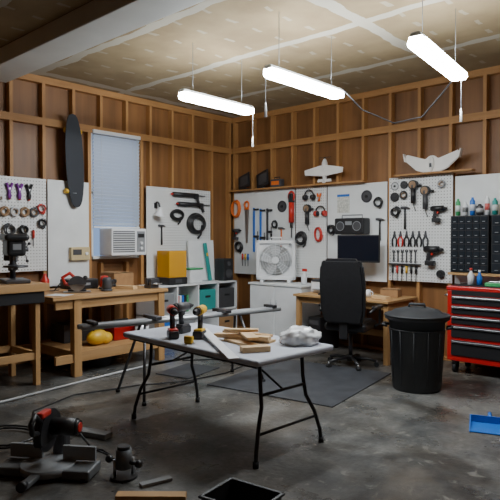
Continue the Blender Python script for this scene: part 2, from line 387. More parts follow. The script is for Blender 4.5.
hammer('hammer','B',1.08,1.62,ORG)
coil('cable_coil','B',1.47,1.5,.09,BLK,6,.012); 
phones('ear_protector','B',1.82,1.86,RED); coil('air_hose','B',1.78,1.56,.07,RED,3,.01,(.8,1.4)); phones('ear_protector','B',1.62,2.1,BLK)
grinder('angle_grinder','B',1.58,1.82,BLK)
b=at('spring_clamp','B',1.78,2.08); b.tube([(-.03,-.02,.06),(.01,-.02,-.05)],.014,ORG); b.tube([(.03,-.02,.06),(-.01,-.02,-.05)],.014,ORG); b.cyl((0,0,0),(0,-.035,0),.012,STL); b.done()
coil('cable_coil','B',2.0,1.62,.055,BLK,4,.01)
b=at('wall_radio','B',2.38,1.66); b.box((0,-.09,0),(.46,.18,.22),BLK,bev=.02)
for s in(-.13,.13): b.cyl((s,-.18,0),(s,-.187,0),.065,DG,seg=24); b.torus((s,-.186,0),.06,.005,GR,rot=(90,0,0))
b.box((0,-.183,.04),(.1,.006,.05),GR); b.tube([(-.16,-.09,.1),(-.16,-.09,.15),(.16,-.09,.15),(.16,-.09,.1)],.009,GR); b.done()
b=at('calendar_poster','B',2.18,1.98); b.box((0,-.002,0),(.2,.003,.26),mat('paper_print',(.6,.6,.55),.7,var=.3,scale=40)); b.box((0,-.004,.11),(.2,.004,.03),BLU); b.done()
disc('saw_blade','B',2.55,2.06,.085,DST,.006); coil('cable_coil','B',2.74,1.98,.06,BLK,4)
hammer('hammer','B',2.76,1.72,BLK)
# pegboard right
disc('saw_blade','B',2.97,2.17,.06,LG,.008); disc('sanding_disc','B',3.1,2.18,.05,BLK); roll('B',3.1,2.05,.055,BLK); disc('sanding_disc','B',2.97,2.03,.06,BLK)
grinder('angle_grinder','B',3.24,2.06,BLK); grinder('angle_grinder','B',3.40,1.98,DG); roll('B',3.6,2.16,.05,GR)
coil('cable_coil','B',2.99,1.84,.055,BLK,4); hammer('hammer','B',3.12,1.86,BLK); pistol('nail_gun','B',3.57,1.86,BLK,1.0)
for i in range(6): pliers('pliers','B',2.97+i*.085,1.52,[BLK,RED,BLK,BLK,BLK,DG][i])
for i in range(6): wrench('wrench','B',2.96+i*.06,1.265,.1+.004*i)
b=at('tool_holder_strip','B',3.12,1.164); b.box((0,-.02,0),(.44,.04,.018),BLK,bev=.003)
b.done()
for i in range(6): driver('screwdriver','B',2.95+i*.065,1.05,[BLK,RED,BLK,YEL,BLK,BLK][i])
pistol('heat_gun','B',3.5,1.36,BLK,1.2)
disc('sanding_disc','B',3.6,1.06,.05,BLK,.04)

# ------------------------------------------------------------ on the ledge
for (x,s) in ((.33,1),(.72,1.05)):
    b=B('tablet_display',(x,-.06,2.274),-12)
    b.box((0,0,.13*s),(.3,.02,.24*s),BLK,rot=(-8,random.choice((-14,10)),0),bev=.006); b.box((.02,-.015,.14*s),(.2,.006,.15*s),DG,rot=(-8,-10,0)); b.box((0,0,.01),(.16,.09,.02),BLK,bev=.004); b.done()
pp=B('portable_drill_case',(1.02,-.06,2.274)); pp.box((0,0,.06),(.2,.1,.12),DG,bev=.01); pp.box((0,-.052,.06),(.15,.006,.06),ORG); pp.tube([(-.05,0,.12),(-.05,0,.15),(.05,0,.15),(.05,0,.12)],.007,BLK); pp.done()
FOAM=mat('white_foam',(.85,.83,.79),.6,var=.03)
b=B('model_airplane',(1.90,-.07,2.275),0)
b.lathe([(.001,0),(.02,.02),(.034,.1),(.045,.2),(.04,.29),(.02,.34),(.001,.35)],FOAM)
b.prism([(-.32,.13),(-.33,.2),(-.06,.25),(.06,.25),(.33,.2),(.32,.13),(.05,.10),(-.05,.10)],.02,FOAM,c=(0,-.02,0),bev=.004)
b.prism([(-.12,.02),(-.11,.06),(.11,.06),(.12,.02)],.01,FOAM,c=(0,0,0))
b.prism([(0,0),(.005,.08),(-.06,.03),(-.06,0)],.01,FOAM,c=(0,0,0),rot=(0,0,90)); b.cyl((0,0,.35),(0,0,.365),.014,BLK); b.box((0,0,.365),(.2,.012,.006),BLK); b.done()
b=B('flying_wing_model',(3.50,-.07,2.308))
b.prism([(-.36,.17),(-.33,.24),(-.08,.16),(-.03,.2),(.03,.2),(.08,.16),(.33,.24),(.36,.17),(.2,.03),(.1,.0),(-.1,0),(-.2,.03)],.03,FOAM,bev=.008)
b.sph((0,-.03,.1),(.04,.03,.09),FOAM); b.box((0,-.045,.08),(.03,.03,.05),BLK)
for s in (-1,1): b.prism([(s*.35,.15),(s*.37,.25),(s*.36,.25),(s*.33,.15)],.06,FOAM,c=(0,.01,0))
b.done()

# ------------------------------------------------------------ left workbench
BX,BY0,BY1,BZ=1.1,-3.78,-2.25,.88
b=B('workbench')
cx=(BX+.04)/2
for i in range(6): b.box((.04+(BX-.04)*(i+.5)/6,(BY0+BY1)/2,BZ-.02),((BX-.04)/6-.004,BY1-BY0,.04),PINEY,bev=.004)
for x in (.1,BX-.06):
    b.box((x,(BY0+BY1)/2,BZ-.09),(.04,BY1-BY0-.1,.1),PINEY,bev=.003); b.box((x,(BY0+BY1)/2,.2),(.04,BY1-BY0-.1,.09),PINEY,bev=.003)
    for y in (BY0+.3,BY1-.09): b.box((x-.005,y,BZ/2-.02),(.09,.09,BZ-.04),PINEZ,bev=.004)
for y in (BY0+.3,BY1-.09): b.box((cx,y,BZ-.09),(BX-.2,.04,.09),PINE,bev=.003); b.box((cx,y,.2),(BX-.2,.04,.09),PINE,bev=.003)
b.box((cx,(BY0+BY1)/2+.1,.255),(BX-.12,BY1-BY0-.35,.02),PINEY)
b.done()
def cbox(name,loc,rz,d,m=CARD,lid=True):
    b=B(name,loc,rz); b.box((0,0,d[2]/2),d,m,bev=.003); b.box((0,0,d[2]+.001),(d[0],.05,.002),BEI)
    for s in (-1,1): b.box((0,s*d[1]*.27,d[2]+.012),(d[0]*.98,d[1]*.44,.004),m,rot=(s*-3,0,0))
    return b.done()
def csaw(name,loc,rz,body=RED):
    b=B(name,loc,rz); b.box((0,0,.01),(.3,.15,.008),STL); b.cyl((0,-.03,.1),(0,-.015,.1),.085,STL,seg=32)
    out=[(.1*math.cos(t),.1*math.sin(t)+.09) for t in [math.pi*k/14 for k in range(15)]]
    b.prism(out,.04,DST,c=(0,-.0,0)); b.cyl((0,.0,.1),(0,.14,.1),.055,body); b.cyl((0,.13,.1),(0,.15,.1),.045,BLK)
    b.tube([(-.02,.03,.16),(-.08,.03,.22),(-.16,.03,.17),(-.13,.03,.1),(-.05,.03,.08)],.02,body,seg=10); b.sph((.09,.04,.16),.028,BLK); b.box((.0,.03,.015),(.2,.06,.03),BLK)
    b.tube([(-.15,.03,.15),(-.25,.05,.02),(-.3,.15,.012),(-.2,.25,.012)],.006,BLK); return b.done()
def sander(name,loc,rz,body):
    b=B(name,loc,rz); b.cyl((0,0,0),(0,0,.025),.065,DG,seg=24); b.lathe([(.05,.025),(.06,.05),(.05,.1),(.055,.13),(.04,.16),(.001,.165)],body); b.box((.09,0,.09),(.12,.06,.05),BLK,rot=(0,-10,0),bev=.015); b.cyl((.04,0,.05),(.14,0,.05),.02,BLK); return b.done()
csaw('circular_saw',(.76,-3.3,BZ+.001),60); sander('orbital_sander',(.62,-2.85,BZ+.001),40,RED); sander('orbital_sander',(.87,-2.98,BZ+.001),120,DG)
cbox('cardboard_box',(.34,-2.48,BZ+.001),5,(.28,.32,.17)); 
B('wood_block',(.8,-2.66,BZ+.001),20).box((0,0,.02),(.26,.09,.04),BRD,bev=.003).done()
b=B('paper_sheet',(.9,-3.6,BZ+.001),25); b.box((0,0,.002),(.24,.19,.003),WH); b.done()
b=B('bench_vise',(.93,-2.38,BZ+.001),0); b.box((0,0,.02),(.14,.12,.04),DST,bev=.005); b.box((-.02,0,.08),(.05,.13,.09),DST,bev=.008); b.box((.06,0,.08),(.04,.13,.08),DST,bev=.008); b.cyl((-.06,0,.06),(.13,0,.06),.012,STL); b.cyl((.12,-.07,.06),(.12,.07,.06),.006,STL); b.done()
b=B('black_tool_case',(.3,-3.0,BZ+.001)); b.box((0,0,.06),(.3,.36,.12),BLK,bev=.015); b.box((.153,0,.06),(.01,.12,.03),GR); b.done()
b=B('red_fuel_bottle',(.3,-3.45,BZ+.001)); b.lathe([(.001,0),(.05,.005),(.052,.13),(.02,.17),(.02,.2),(.001,.2)],RED); b.done()
b=B('yellow_storage_bag',(.85,-3.1,.267),10); b.sph((0,0,.09),(.1,.14,.09),YEL); b.sph((.03,.1,.07),(.07,.09,.07),YEL); b.tube([(0,-.08,.14),(0,-.03,.2),(0,.05,.2),(0,.1,.12)],.01,BLK); b.done()
b=B('red_toolbox',(.68,-2.66,.267),0); b.box((0,0,.08),(.22,.34,.16),REDP,bev=.01); b.box((0,0,.175),(.18,.32,.03),BLK,bev=.01); b.tube([(0,-.1,.18),(0,-.1,.23),(0,.1,.23),(0,.1,.18)],.01,BLK); b.done()
b=B('storage_crate',(.35,-3.12,.267)); b.box((0,0,.01),(.3,.4,.02),DG)
for s in (-1,1): b.box((s*.145,0,.11),(.015,.4,.2),DG); b.box((0,s*.195,.11),(.30,.015,.2),DG)
b.done()
b=B('paint_can',(.92,-2.52,.267)); b.lathe([(.001,0),(.083,0),(.083,.19),(.078,.19),(.078,.185),(.001,.185)],STL); b.torus((0,0,.19),.083,.004,STL); b.cyl((0,0,.03),(0,0,.16),.084,WH,seg=28); b.done()
b=B('plastic_tub',(.75,-3.0,0)); b.lathe([(.001,0),(.12,0),(.14,.13),(.15,.135),(.135,.13),(.115,.01),(.001,.01)],DG); b.done()
B('floor_conduit').tube([(1.5,-4.9,.014),(1.44,-4.4,.014),(1.3,-3.4,.014),(1.22,-2.6,.014)],.011,LG).done()

# ------------------------------------------------------------ saw stand (far left)
b=B('tool_stand')
for y in (-3.94,-4.42):
    for x in (.5,1.05): b.box((x,y,.42),(.075,.05,.84),PINEZ,bev=.003)
b.box((.78,-4.18,.9),(.68,.60,.12),BLK,bev=.01); b.box((.78,-4.18,1.0),(.74,.68,.08),PINEY,bev=.005); b.box((1.05,-4.17,.3),(.04,.45,.07),PINEY); b.box((.5,-4.17,.3),(.04,.45,.07),PINEY)
b.box((.78,-3.94,.3),(.5,.04,.07),PINE); b.box((.78,-4.42,.3),(.5,.04,.07),PINE)
b.done()
b=B('drill_press',(.8,-4.05,1.041),75)
b.box((0,-.05,.02),(.24,.38,.04),DST,bev=.01); b.cyl((0,.07,.04),(0,.07,.42),.03,DST); b.cyl((0,-.1,.16),(0,-.1,.18),.12,DST,seg=28); b.box((0,0,.15),(.05,.18,.03),DST); b.cyl((0,.07,.12),(0,.07,.19),.045,DST)
b.box((0,-.02,.36),(.18,.32,.17),BLK,bev=.03,seg=3); b.box((0,0,.465),(.24,.44,.07),BLK,bev=.033,seg=3); b.cyl((0,.18,.22),(0,.18,.44),.07,BLK); b.box((0,-.182,.37),(.08,.006,.06),GR)
b.cyl((0,-.11,.22),(0,-.11,.29),.022,STL); b.cyl((0,-.11,.18),(0,-.11,.22),.006,STL,seg=8)
for k in range(3):
    a_=2*math.pi*k/3+.5; b.tube([(.09,-.06,.34),(.12,-.06+.12*math.cos(a_),.34+.12*math.sin(a_))],.006,STL); b.sph((.12,-.06+.12*math.cos(a_),.34+.12*math.sin(a_)),.016,BLK,seg=10)
b.cyl((.08,-.06,.34),(.13,-.06,.34),.022,DST)
b.done()

# ------------------------------------------------------------ cube organizer + stuff
b=B('cube_storage_shelf')
OY0,OY1,OX,OH=-1.95,-.34,.42,.84
T=.022
for z in (T/2,OH/2,OH-T/2): b.box((OX/2+.02,(OY0+OY1)/2,z),(OX,OY1-OY0,T),WH)
for i in range(5): b.box((OX/2+.02,OY0+T/2+(OY1-OY0-T)*i/4,OH/2),(OX,T,OH-.002),WH)
b.box((.03,(OY0+OY1)/2,OH/2),(.008,OY1-OY0,OH),WH); b.done()
cw=(OY1-OY0)/4
for i,(r,mm) in enumerate([(1,GR),(1,None),(1,TEAL),(1,DG),(0,BLU),(0,GR),(0,None),(0,CARD)]):
    if mm is None: continue
    k=i%4
    b=B('fabric_storage_bin',(.24,OY0+cw*(k+.5),T+.001+(.41 if r else 0)))
    b.box((0,0,.15),(.36,.33,.3),mm,bev=.01); b.box((.182,0,.2),(.006,.1,.03),BLK); b.done()
for k in range(5):
    B('stacked_book',(.24,OY0+cw*1.25+k*.045,.433),0).box((0,0,.12),(.2,.035,.24),[RED,WH,BLU,BLK,GRN][k],bev=.003).done()
AMB=mat('amber_acrylic',(.85,.42,.02),.15,trans=.25)
b=B('resin_printer',(.26,-1.5,OH+.001)); b.box((0,0,.05),(.3,.34,.1),BLK,bev=.012); b.box((0,0,.29),(.28,.32,.38),AMB,bev=.01); b.box((.152,0,.05),(.006,.12,.05),DG); b.done()
b=B('white_foam_board',(.1,-.78,OH+.003)); b.box((0,0,.31),(.03,.52,.62),WH,rot=(0,-4,0),bev=.003); b.done()
b=B('spirit_level',(.175,-.72,OH+.006)); b.box((0,0,.29),(.025,.06,.58),TEAL,rot=(7,-5,0),bev=.003); b.box((.0,-.01,.4),(.03,.03,.05),YEL,rot=(7,-5,0)); b.done()
b=B('desktop_speaker',(.27,-.46,OH+.001),0); b.box((0,0,.17),(.22,.2,.34),BLK,bev=.012); b.cyl((.11,0,.11),(.118,0,.11),.07,DG,seg=24); b.cyl((.11,0,.26),(.118,0,.26),.035,DG,seg=24); b.done()
b=B('white_storage_tub',(.3,-1.16,OH+.001)); b.box((0,0,.1),(.22,.24,.2),WH,bev=.02); b.box((0,0,.21),(.24,.26,.025),GRN,bev=.01); b.done()

# ------------------------------------------------------------ white cabinet + fan
b=B('white_cabinet')
b.box((1.345,-.275,.42),(.96,.45,.8),WHP,bev=.004); b.box((1.345,-.275,.83),(1.0,.5,.03),WHP,bev=.005); b.box((1.345,-.25,.015),(.9,.38,.03),DG)
for s in (-1,1): b.box((1.345+s*.24,-.505,.43),(.46,.018,.74),WH,bev=.004); b.cyl((1.345+s*.05,-.53,.5),(1.345+s*.05,-.53,.62),.006,STL)
b.done()
b=B('box_fan',(1.2,-.3,.846),30)
F=.265
for s in (-1,1): b.box((s*F,0,.33),(.05,.13,.58),WH,bev=.012); b.box((0,0,.33+s*F),(.58,.13,.05),WH,bev=.012)
for s in (-1,1): b.box((s*.2,0,.02),(.05,.2,.04),WH,bev=.008)
# circular shroud plate filling the corners
tb=bmesh.new(); N=32; ri=[];ro=[]
for k in range(N):
    a_=2*math.pi*k/N; ca,sa=math.cos(a_),math.sin(a_); q=.26/max(abs(ca),abs(sa))
    ri.append(tb.verts.new((.235*ca,0,.33+.235*sa))); ro.append(tb.verts.new((q*ca,0,.33+q*sa)))
for k in range(N): tb.faces.new((ri[k],ri[(k+1)%N],ro[(k+1)%N],ro[k]))
b.add(tb,Matrix.Translation((0,-.03,0)),WH)
for k in range(6): b.torus((0,-.066,.33),.05+k*.036,.0035,WH,rot=(90,0,0),seg=32,rs=5)
for k in range(12):
    a_=2*math.pi*k/12; b.tube([(.04*math.cos(a_),-.064,.33+.04*math.sin(a_)),(.25*math.cos(a_),-.064,.33+.25*math.sin(a_))],.003,WH,seg=5)
b.cyl((0,-.02,.33),(0,-.075,.33),.045,WH); b.cyl((0,.0,.33),(0,.06,.33),.06,GR)
for k in range(5):
    a_=2*math.pi/5*k+.4; b.box((.13*math.cos(a_),0,.33+.13*math.sin(a_)),(.19,.008,.14),LG,rot=(25,-math.degrees(a_),0))
for k in range(5): b.torus((0,.06,.33),.06+k*.045,.0035,LG,rot=(90,0,0),seg=24,rs=5)
b.tube([(-.08,0,.61),(-.08,0,.66),(.08,0,.66),(.08,0,.61)],.01,WH)
b.cyl((.22,-.065,.56),(.22,-.085,.56),.018,GR)
b.done()
b=B('spray_bottle',(1.7,-.28,.846)); b.lathe([(.001,0),(.04,.005),(.042,.11),(.018,.16),(.018,.18),(.001,.18)],WH); b.box((.01,0,.2),(.08,.025,.04),RED,bev=.006); b.done()

# ------------------------------------------------------------ desk
b=B('wooden_desk')
DX0,DX1,DY=1.9,3.3,-.78
b.box(((DX0+DX1)/2,DY/2-.02,.745),(DX1-DX0,-DY-.02,.03),PINE,bev=.004)
for x in (DX0+.05,DX1-.05):
    for y in (DY+.06,-.09): b.box((x,y,.365),(.06,.06,.73),PINEZ,bev=.003)
    b.box((x,DY/2,.68),(.03,-DY-.2,.08),PINEY)
b.box(((DX0+DX1)/2,DY+.06,.69),(DX1-DX0-.16,.025,.08),PINE); b.box(((DX0+DX1)/2,-.09,.69),(DX1-DX0-.16,.025,.08),PINE); b.box(((DX0+DX1)/2,-.09,.25),(DX1-DX0-.16,.025,.08),PINE)
b.done()
b=B('computer_monitor',(2.6,-.3,.761),18); b.box((0,0,.008),(.24,.18,.015),BLK,bev=.005); b.cyl((0,.02,.01),(0,.02,.4),.02,BLK); b.box((0,0,.6),(.56,.035,.36),BLK,bev=.008); b.box((0,-.0185,.605),(.53,.003,.32),mat('screen',(.01,.012,.02),.12)); b.box((0,.015,.58) ,(.1,.05,.1),BLK); b.done()
b=B('keyboard',(2.45,-.62,.761),5); b.box((0,0,.012),(.42,.14,.02),BLK,bev=.005)
for r in range(4):
    for k in range(12): b.box((-.187+k*.034,-.048+r*.032,.025),(.027,.025,.008),DG)
b.done()
b=B('desk_printer',(2.12,-.33,.761),0); b.box((0,0,.08),(.32,.3,.16),WH,bev=.02); b.box((0,-.13,.165),(.26,.05,.03),DG); b.box((0,-.17,.05),(.2,.06,.01),GR); b.done()
cbox('cardboard_box',(3.05,-.25,.761),12,(.22,.2,.09)); B('wood_block',(3.1,-.6,.761),-20).box((0,0,.02),(.26,.08,.04),BRD,bev=.003).done()
b=B('coffee_mug',(2.86,-.5,.761)); b.lathe([(.001,0),(.038,0),(.04,.09),(.036,.09),(.034,.01),(.001,.008)],WH); b.torus((.05,0,.048),.024,.006,WH,rot=(90,0,0),seg=14); b.done()
b=B('computer_tower',(2.12,-.4,0)); b.box((0,0,.23),(.2,.44,.44),BLK,bev=.008); b.box((0,-.222,.38),(.15,.006,.06),DG); b.cyl((0,-.22,.28),(0,-.228,.28),.012,BLU); 
for x in (-.08,.08):
    for y in (-.18,.18): b.cyl((x,y,0),(x,y,.015),.015,BLKR)
b.done()

# ------------------------------------------------------------ office chair
LEA=mat('black_leather',(.016,.016,.018),.42,var=.2,scale=30)
b=B('office_chair',(2.95,-1.03,0),14)
for k in range(5):
    a_=2*math.pi*k/5+.3; cx_,sy_=math.cos(a_),math.sin(a_)
    b.tube([(0.03*cx_,.03*sy_,.1),(.2*cx_,.2*sy_,.09),(.3*cx_,.3*sy_,.07)],.018,BLK)
    b.cyl((.3*cx_-.022*sy_,.3*sy_+.022*cx_,.028),(.3*cx_+.022*sy_,.3*sy_-.022*cx_,.028),.028,BLKR); b.cyl((.3*cx_,.3*sy_,.03),(.3*cx_,.3*sy_,.075),.01,STL,seg=8)
b.cyl((0,0,.06),(0,0,.13),.04,BLK); b.cyl((0,0,.12),(0,0,.4),.024,DST); b.box((0,0,.42),(.22,.26,.04),BLK,bev=.01)
b.box((0,.02,.48),(.5,.5,.1),LEA,bev=.045,seg=4); b.box((0,.02,.52),(.42,.42,.06),LEA,bev=.028,seg=3)
out=[(-.22,0),(.22,0),(.26,.14),(.27,.45),(.25,.68),(.2,.75),(-.2,.75),(-.25,.68),(-.27,.45),(-.26,.14)]
b.prism(out,.09,LEA,c=(0,-.2,.53),rot=(7,0,0),bev=.03)
for z in (.18,.38,.56): b.prism([(-.2,z-.07),(.2,z-.07),(.2,z+.07),(-.2,z+.07)],.04,LEA,c=(0,-.17,.53),rot=(7,0,0),bev=.016)
b.box((0,-.25,.5),(.1,.04,.3),BLK,bev=.01)
for s in (-1,1): b.tube([(s*.24,.12,.46),(s*.31,.12,.5),(s*.32,.1,.68),(s*.32,-.12,.7),(s*.29,-.22,.66)],.016,BLK); b.box((s*.32,0,.71),(.07,.28,.035),LEA,bev=.014)
b.done()

# ------------------------------------------------------------ trash can
BIN=mat('black_bin_plastic',(.022,.024,.027),.5,var=.15,scale=8)
b=B('trash_can',(3.98,-1.44,0),20)
b.lathe([(.001,.0),(.225,.0),(.235,.02),(.27,.68),(.29,.685),(.292,.71),(.27,.715),(.262,.69),(.225,.03),(.001,.03)],BIN,seg=40)
for k in range(12):
    a_=2*math.pi*k/12; b.tube([(.234*math.cos(a_),.234*math.sin(a_),.06),(.265*math.cos(a_),.265*math.sin(a_),.6)],.006,BIN,seg=6)
b.torus((0,0,.6),.266,.008,BIN,seg=40)
b.lathe([(.31,.70),(.315,.735),(.3,.745),(.26,.755),(.22,.785),(.12,.81),(.001,.815)],BIN,seg=40); b.torus((0,0,.735),.308,.012,BIN,seg=40)
b.tube([(-.08,0,.8),(-.07,0,.84),(.07,0,.84),(.08,0,.8)],.015,BIN)
for s in (-1,1): b.tube([(s*.28,-.07,.62),(s*.33,-.06,.63),(s*.33,.06,.63),(s*.28,.07,.62)],.014,BIN)
b.done()

# ------------------------------------------------------------ red tool cart + bins
b=B('rolling_tool_cabinet',(4.34,-.33,0))
W,D=.84,.5
b.box((0,0,.53),(W,D,.78),REDP,bev=.008); b.box((0,0,.945),(W+.02,D+.02,.05),REDP,bev=.012); b.box((0,0,.972),(W-.06,D-.06,.006),BLKR)
zs=[(.80,.1),(.69,.1),(.58,.1),(.45,.14),(.27,.18)]
for z,h in zs:
    b.box((0,-D/2-.006,z+.02),(W-.1,.014,h-.012),BLK,bev=.004); b.box((0,-D/2-.02,z+.02+h/2-.025),(W-.12,.022,.022),STL,bev=.005)
b.box((0,-D/2-.004,.9),(W-.1,.006,.05),BLK) 
for x in (-W/2+.07,W/2-.07):
    for y in (-D/2+.07,D/2-.07): b.cyl((x-.018,y,.055),(x+.018,y,.055),.055,BLKR); b.box((x,y,.115),(.06,.06,.05),DST)
b.tube([(-W/2,-.18,.86),(-W/2-.05,-.18,.86),(-W/2-.05,.18,.86),(-W/2,.18,.86)],.011,STL)
b.done()
DRW=mat('drawer_tint',(.02,.025,.032),.2)
def rack(x,z0,nx,nz,w,h):
    b=B('parts_drawer_rack',(x,-.017,z0)); b.box((0,-.08,h/2),(w,.16,h),BLK,bev=.004)
    for i in range(nx):
        for j in range(nz):
            cw_,ch_=(w-.02)/nx,(h-.02)/nz; xx=-w/2+.01+cw_*(i+.5); zz=.01+ch_*(j+.5)
            b.box((xx,-.163,zz),(cw_-.008,.012,ch_-.008),DRW,bev=.002); b.box((xx,-.172,zz-ch_*.25),(cw_*.35,.01,.007),GR)
    return b.done()
rack(4.0,1.1,5,8,.44,.66); rack(4.47,1.1,4,6,.44,.66)
B('wall_shelf').box((4.35,-.1,1.08),(1.2,.17,.03),PINE,bev=.003).done()
cx_=3.84
for i in range(10):
    mm=[GRN,WH,BLU,DST,WH,TEAL,YEL,RED,RED,WH][i]; r=[.028,.03,.03,.04,.028,.03,.03,.04,.03,.03][i]; h=[.2,.16,.21,.13,.22,.19,.2,.2,.15,.2][i]
    b=B('spray_can' if r<.035 else 'paint_tin',(cx_,-.11,1.762)); b.lathe([(.001,0),(r,.004),(r,h*.8),(r*.5,h*.9),(r*.45,h),(.001,h)],mm,seg=18); b.cyl((0,0,h*.25),(0,0,h*.6),r*1.01,[WH,BLK,WH,LG,RED,WH,BLK,WH,BLK,BLU][i],seg=18); b.done(); cx_+=.085
b=B('lubricant_bottle',(4.12,-.42,.976)); b.lathe([(.001,0),(.035,.004),(.036,.11),(.014,.15),(.012,.17),(.001,.17)],WH); b.cyl((0,0,.165),(0,0,.19),.016,RED); b.done()
b=B('lubricant_bottle',(4.2,-.38,.976)); b.lathe([(.001,0),(.03,.004),(.03,.09),(.012,.13),(.012,.15),(.001,.15)],BLU); b.cyl((0,0,.145),(0,0,.17),.014,WH); b.done()
b=B('small_parts_tray',(4.42,-.4,.976)); b.box((0,0,.02),(.26,.16,.04),GRN,bev=.006); b.box((0,0,.045),(.2,.1,.02),STL,bev=.004); b.done()

# ------------------------------------------------------------ folding table
TX,TY,TZ=3.42,-3.62,.72
b=B('folding_table',(TX,TY,0),-3)
PL=mat('table_plastic',(.52,.55,.62),.38,var=.08,scale=5); LEG=mat('table_leg_paint',(.02,.02,.023),.35)
L,Wd=1.58,.8
b.box((0,0,TZ-.022),(L,Wd,.044),PL,bev=.018,seg=3)
for s in (-1,1): b.box((0,s*(Wd/2-.05),TZ-.05),(L-.1,.025,.025),LEG)
for s in (-1,1):
    x=s*(L/2-.16)
    for q in (-1,1):
        b.tube([(x,q*.22,TZ-.05),(x+s*.01,q*.22,.5),(x+s*.03,q*.23,.36),(x+s*.06,q*.29,.24),(x+s*.08,q*.33,.1),(x+s*.085,q*.34,.02)],.014,LEG); b.cyl((x+s*.085,q*.34,0),(x+s*.085,q*.34,.04),.02,BLKR)
    b.tube([(x+s*.02,-.225,.44),(x+s*.02,.225,.44)],.011,LEG); b.tube([(x,-.33,TZ-.055),(x,.33,TZ-.055)],.013,LEG); b.tube([(x+s*.065,-.3,.2),(x+s*.065,.3,.2)],.01,LEG) 
    b.tube([(x+s*.015,0,.44),(s*.2,0,TZ-.06)],.008,LEG); b.tube([(s*.2,-.3,TZ-.056),(s*.2,.3,TZ-.056)],.008,LEG)
b.done()
def cdrill(name,loc,rz,body):
    b=B(name,loc,rz); b.box((.01,0,.03),(.13,.08,.06),BLK,bev=.012); b.box((.01,0,.065),(.1,.07,.02),body,bev=.006)
    b.tube([(-.005,0,.07),(-.015,0,.13),(-.02,0,.2)],.021,BLK,seg=10); b.cyl((-.08,0,.215),(.06,0,.215),.036,body); b.cyl((-.1,0,.215),(-.08,0,.215),.03,BLK); b.cyl((.06,0,.215),(.09,0,.215),.03,BLK); b.cyl((.09,0,.215),(.14,0,.215),.024,BLK,r2=.012); b.box((.015,0,.165),(.02,.02,.04),DG)
    return b.done()
cdrill('cordless_drill',(3.14,-3.88,TZ+.001),-30,RED); cdrill('impact_driver',(3.30,-3.74,TZ+.001),-60,YEL)
cdrill('cordless_drill',(3.02,-3.68,TZ+.001),100,DG)
z=TZ+.001
def lumber(x,y,z,rz,L,w=.09,h=.019,m=BRD,rot=None): return B('lumber_board',(x,y,z+h/2),rz).box((0,0,0),(L,w,h),m,bev=.002).done()
lumber(3.58,-3.54,z,6,.54); lumber(3.76,-3.71,z,-12,.46); lumber(3.47,-3.38,z,10,.45,.06,.019,PINE); lumber(3.64,-3.62,z+.02,20,.44,.07,.03); lumber(3.70,-3.63,z+.051,-35,.40,.09,.02); lumber(3.97,-3.84,z,60,.2,.08,.038)
lumber(3.62,-3.61,z+.072,40,.26,.06,.02,BRD)
b=B('white_trim_strip',(3.62,-3.87,TZ+.025),-32); b.box((0,0,0),(1.05,.07,.012),WH,rot=(0,1.6,0),bev=.002); b.done()
tb=bmesh.new(); bmesh.ops.create_icosphere(tb,subdivisions=4,radius=1)
from mathutils import noise as mn
for v in tb.verts:
    n_=mn.noise(v.co*2.3)*.28+abs(mn.noise(v.co*5))*.28
    v.co=v.co*(1+n_); v.co.z=max(v.co.z,-.5)
BAG=mat('clear_plastic_bag',(.86,.87,.89),.15,trans=.2)
b=B('plastic_bag',(4.01,-3.39,TZ+.041)); b.add(tb,Matrix.Diagonal((.13,.145,.078,1)),BAG,True); b.done()
b=B('tape_measure',(3.42,-3.96,TZ+.001),20); b.box((0,0,.03),(.07,.04,.06),YEL,bev=.012); b.box((.04,0,.008),(.03,.02,.004),STL); b.done()
b=B('miter_saw_stand',(2.3,-2.92,0),-10.5+90)
for s in (-1,1): b.tube([(-1.16,s*.05,.71),(1.1,s*.05,.71)],.024,ALU,seg=12)
b.box((0,0,.71),(2.2,.1,.036),ALU,bev=.004)
for x in (-.45,.35): b.box((x,0,.745),(.07,.26,.035),DST,bev=.005)
for x in (-1.05,1.0): b.box((x,0,.745),(.05,.18,.03),BLK,bev=.005)
for s in (-1,1):
    for q in (-1,1): b.tube([(s*.55,q*.04,.7),(s*.68,q*.28,.02)],.014,DST); b.cyl((s*.68,q*.28,0),(s*.683,q*.285,.03),.02,BLKR)
b.done()

# ------------------------------------------------------------ floor items
MAT_=mat('rubber_mat',(.045,.048,.055),.5,var=.35,scale=6)
B('floor_mat',(2.93,-1.93,0),9).box((0,0,.006),(1.4,1.5,.01),MAT_,bev=.003).done()
B('floor_mat',(1.75,-2.5,0),12).box((0,0,.006),(.45,.6,.01),MAT_,bev=.003).done()
b=B('dustpan',(4.97,-2.2,0),20); b.box((0,0,.006),(.3,.26,.008),BLU); b.box((0,.13,.035),(.3,.01,.06),BLU)
for s in (-1,1): b.prism([(-.13,.0),(.13,.0),(.13,.065),(-.12,.012)],.008,BLU,c=(s*.15,0,0),rot=(0,0,90))
b.tube([(0,.13,.05),(0,.2,.06),(0,.3,.04)],.015,BLU); b.done()
b=B('waste_bin',(4.74,-4.79,0),8)
tb=bmesh.new(); bmesh.ops.create_cube(tb,size=1)
for v in tb.verts:
    k=1.0 if v.co.z>0 else .8
    v.co=Vector((v.co.x*.3*k,v.co.y*.24*k,(v.co.z+.5)*.28))
top=[f for f in tb.faces if f.normal.z>.9]; bmesh.ops.delete(tb,geom=top,context='FACES'); bmesh.ops.recalc_face_normals(tb,faces=tb.faces)
bmesh.ops.solidify(tb,geom=tb.faces[:],thickness=.006)
b.add(tb,Matrix(),BIN)
for s in (-1,1): b.box((s*.152,0,.28),(.018,.262,.014),BIN,bev=.004); b.box((0,s*.122,.28),(.322,.018,.014),BIN,bev=.004)
b.done()
MSB=mat('cast_grey',(.13,.135,.14),.45,.3)
b=B('miter_saw',(3.2,-4.95,0),35)
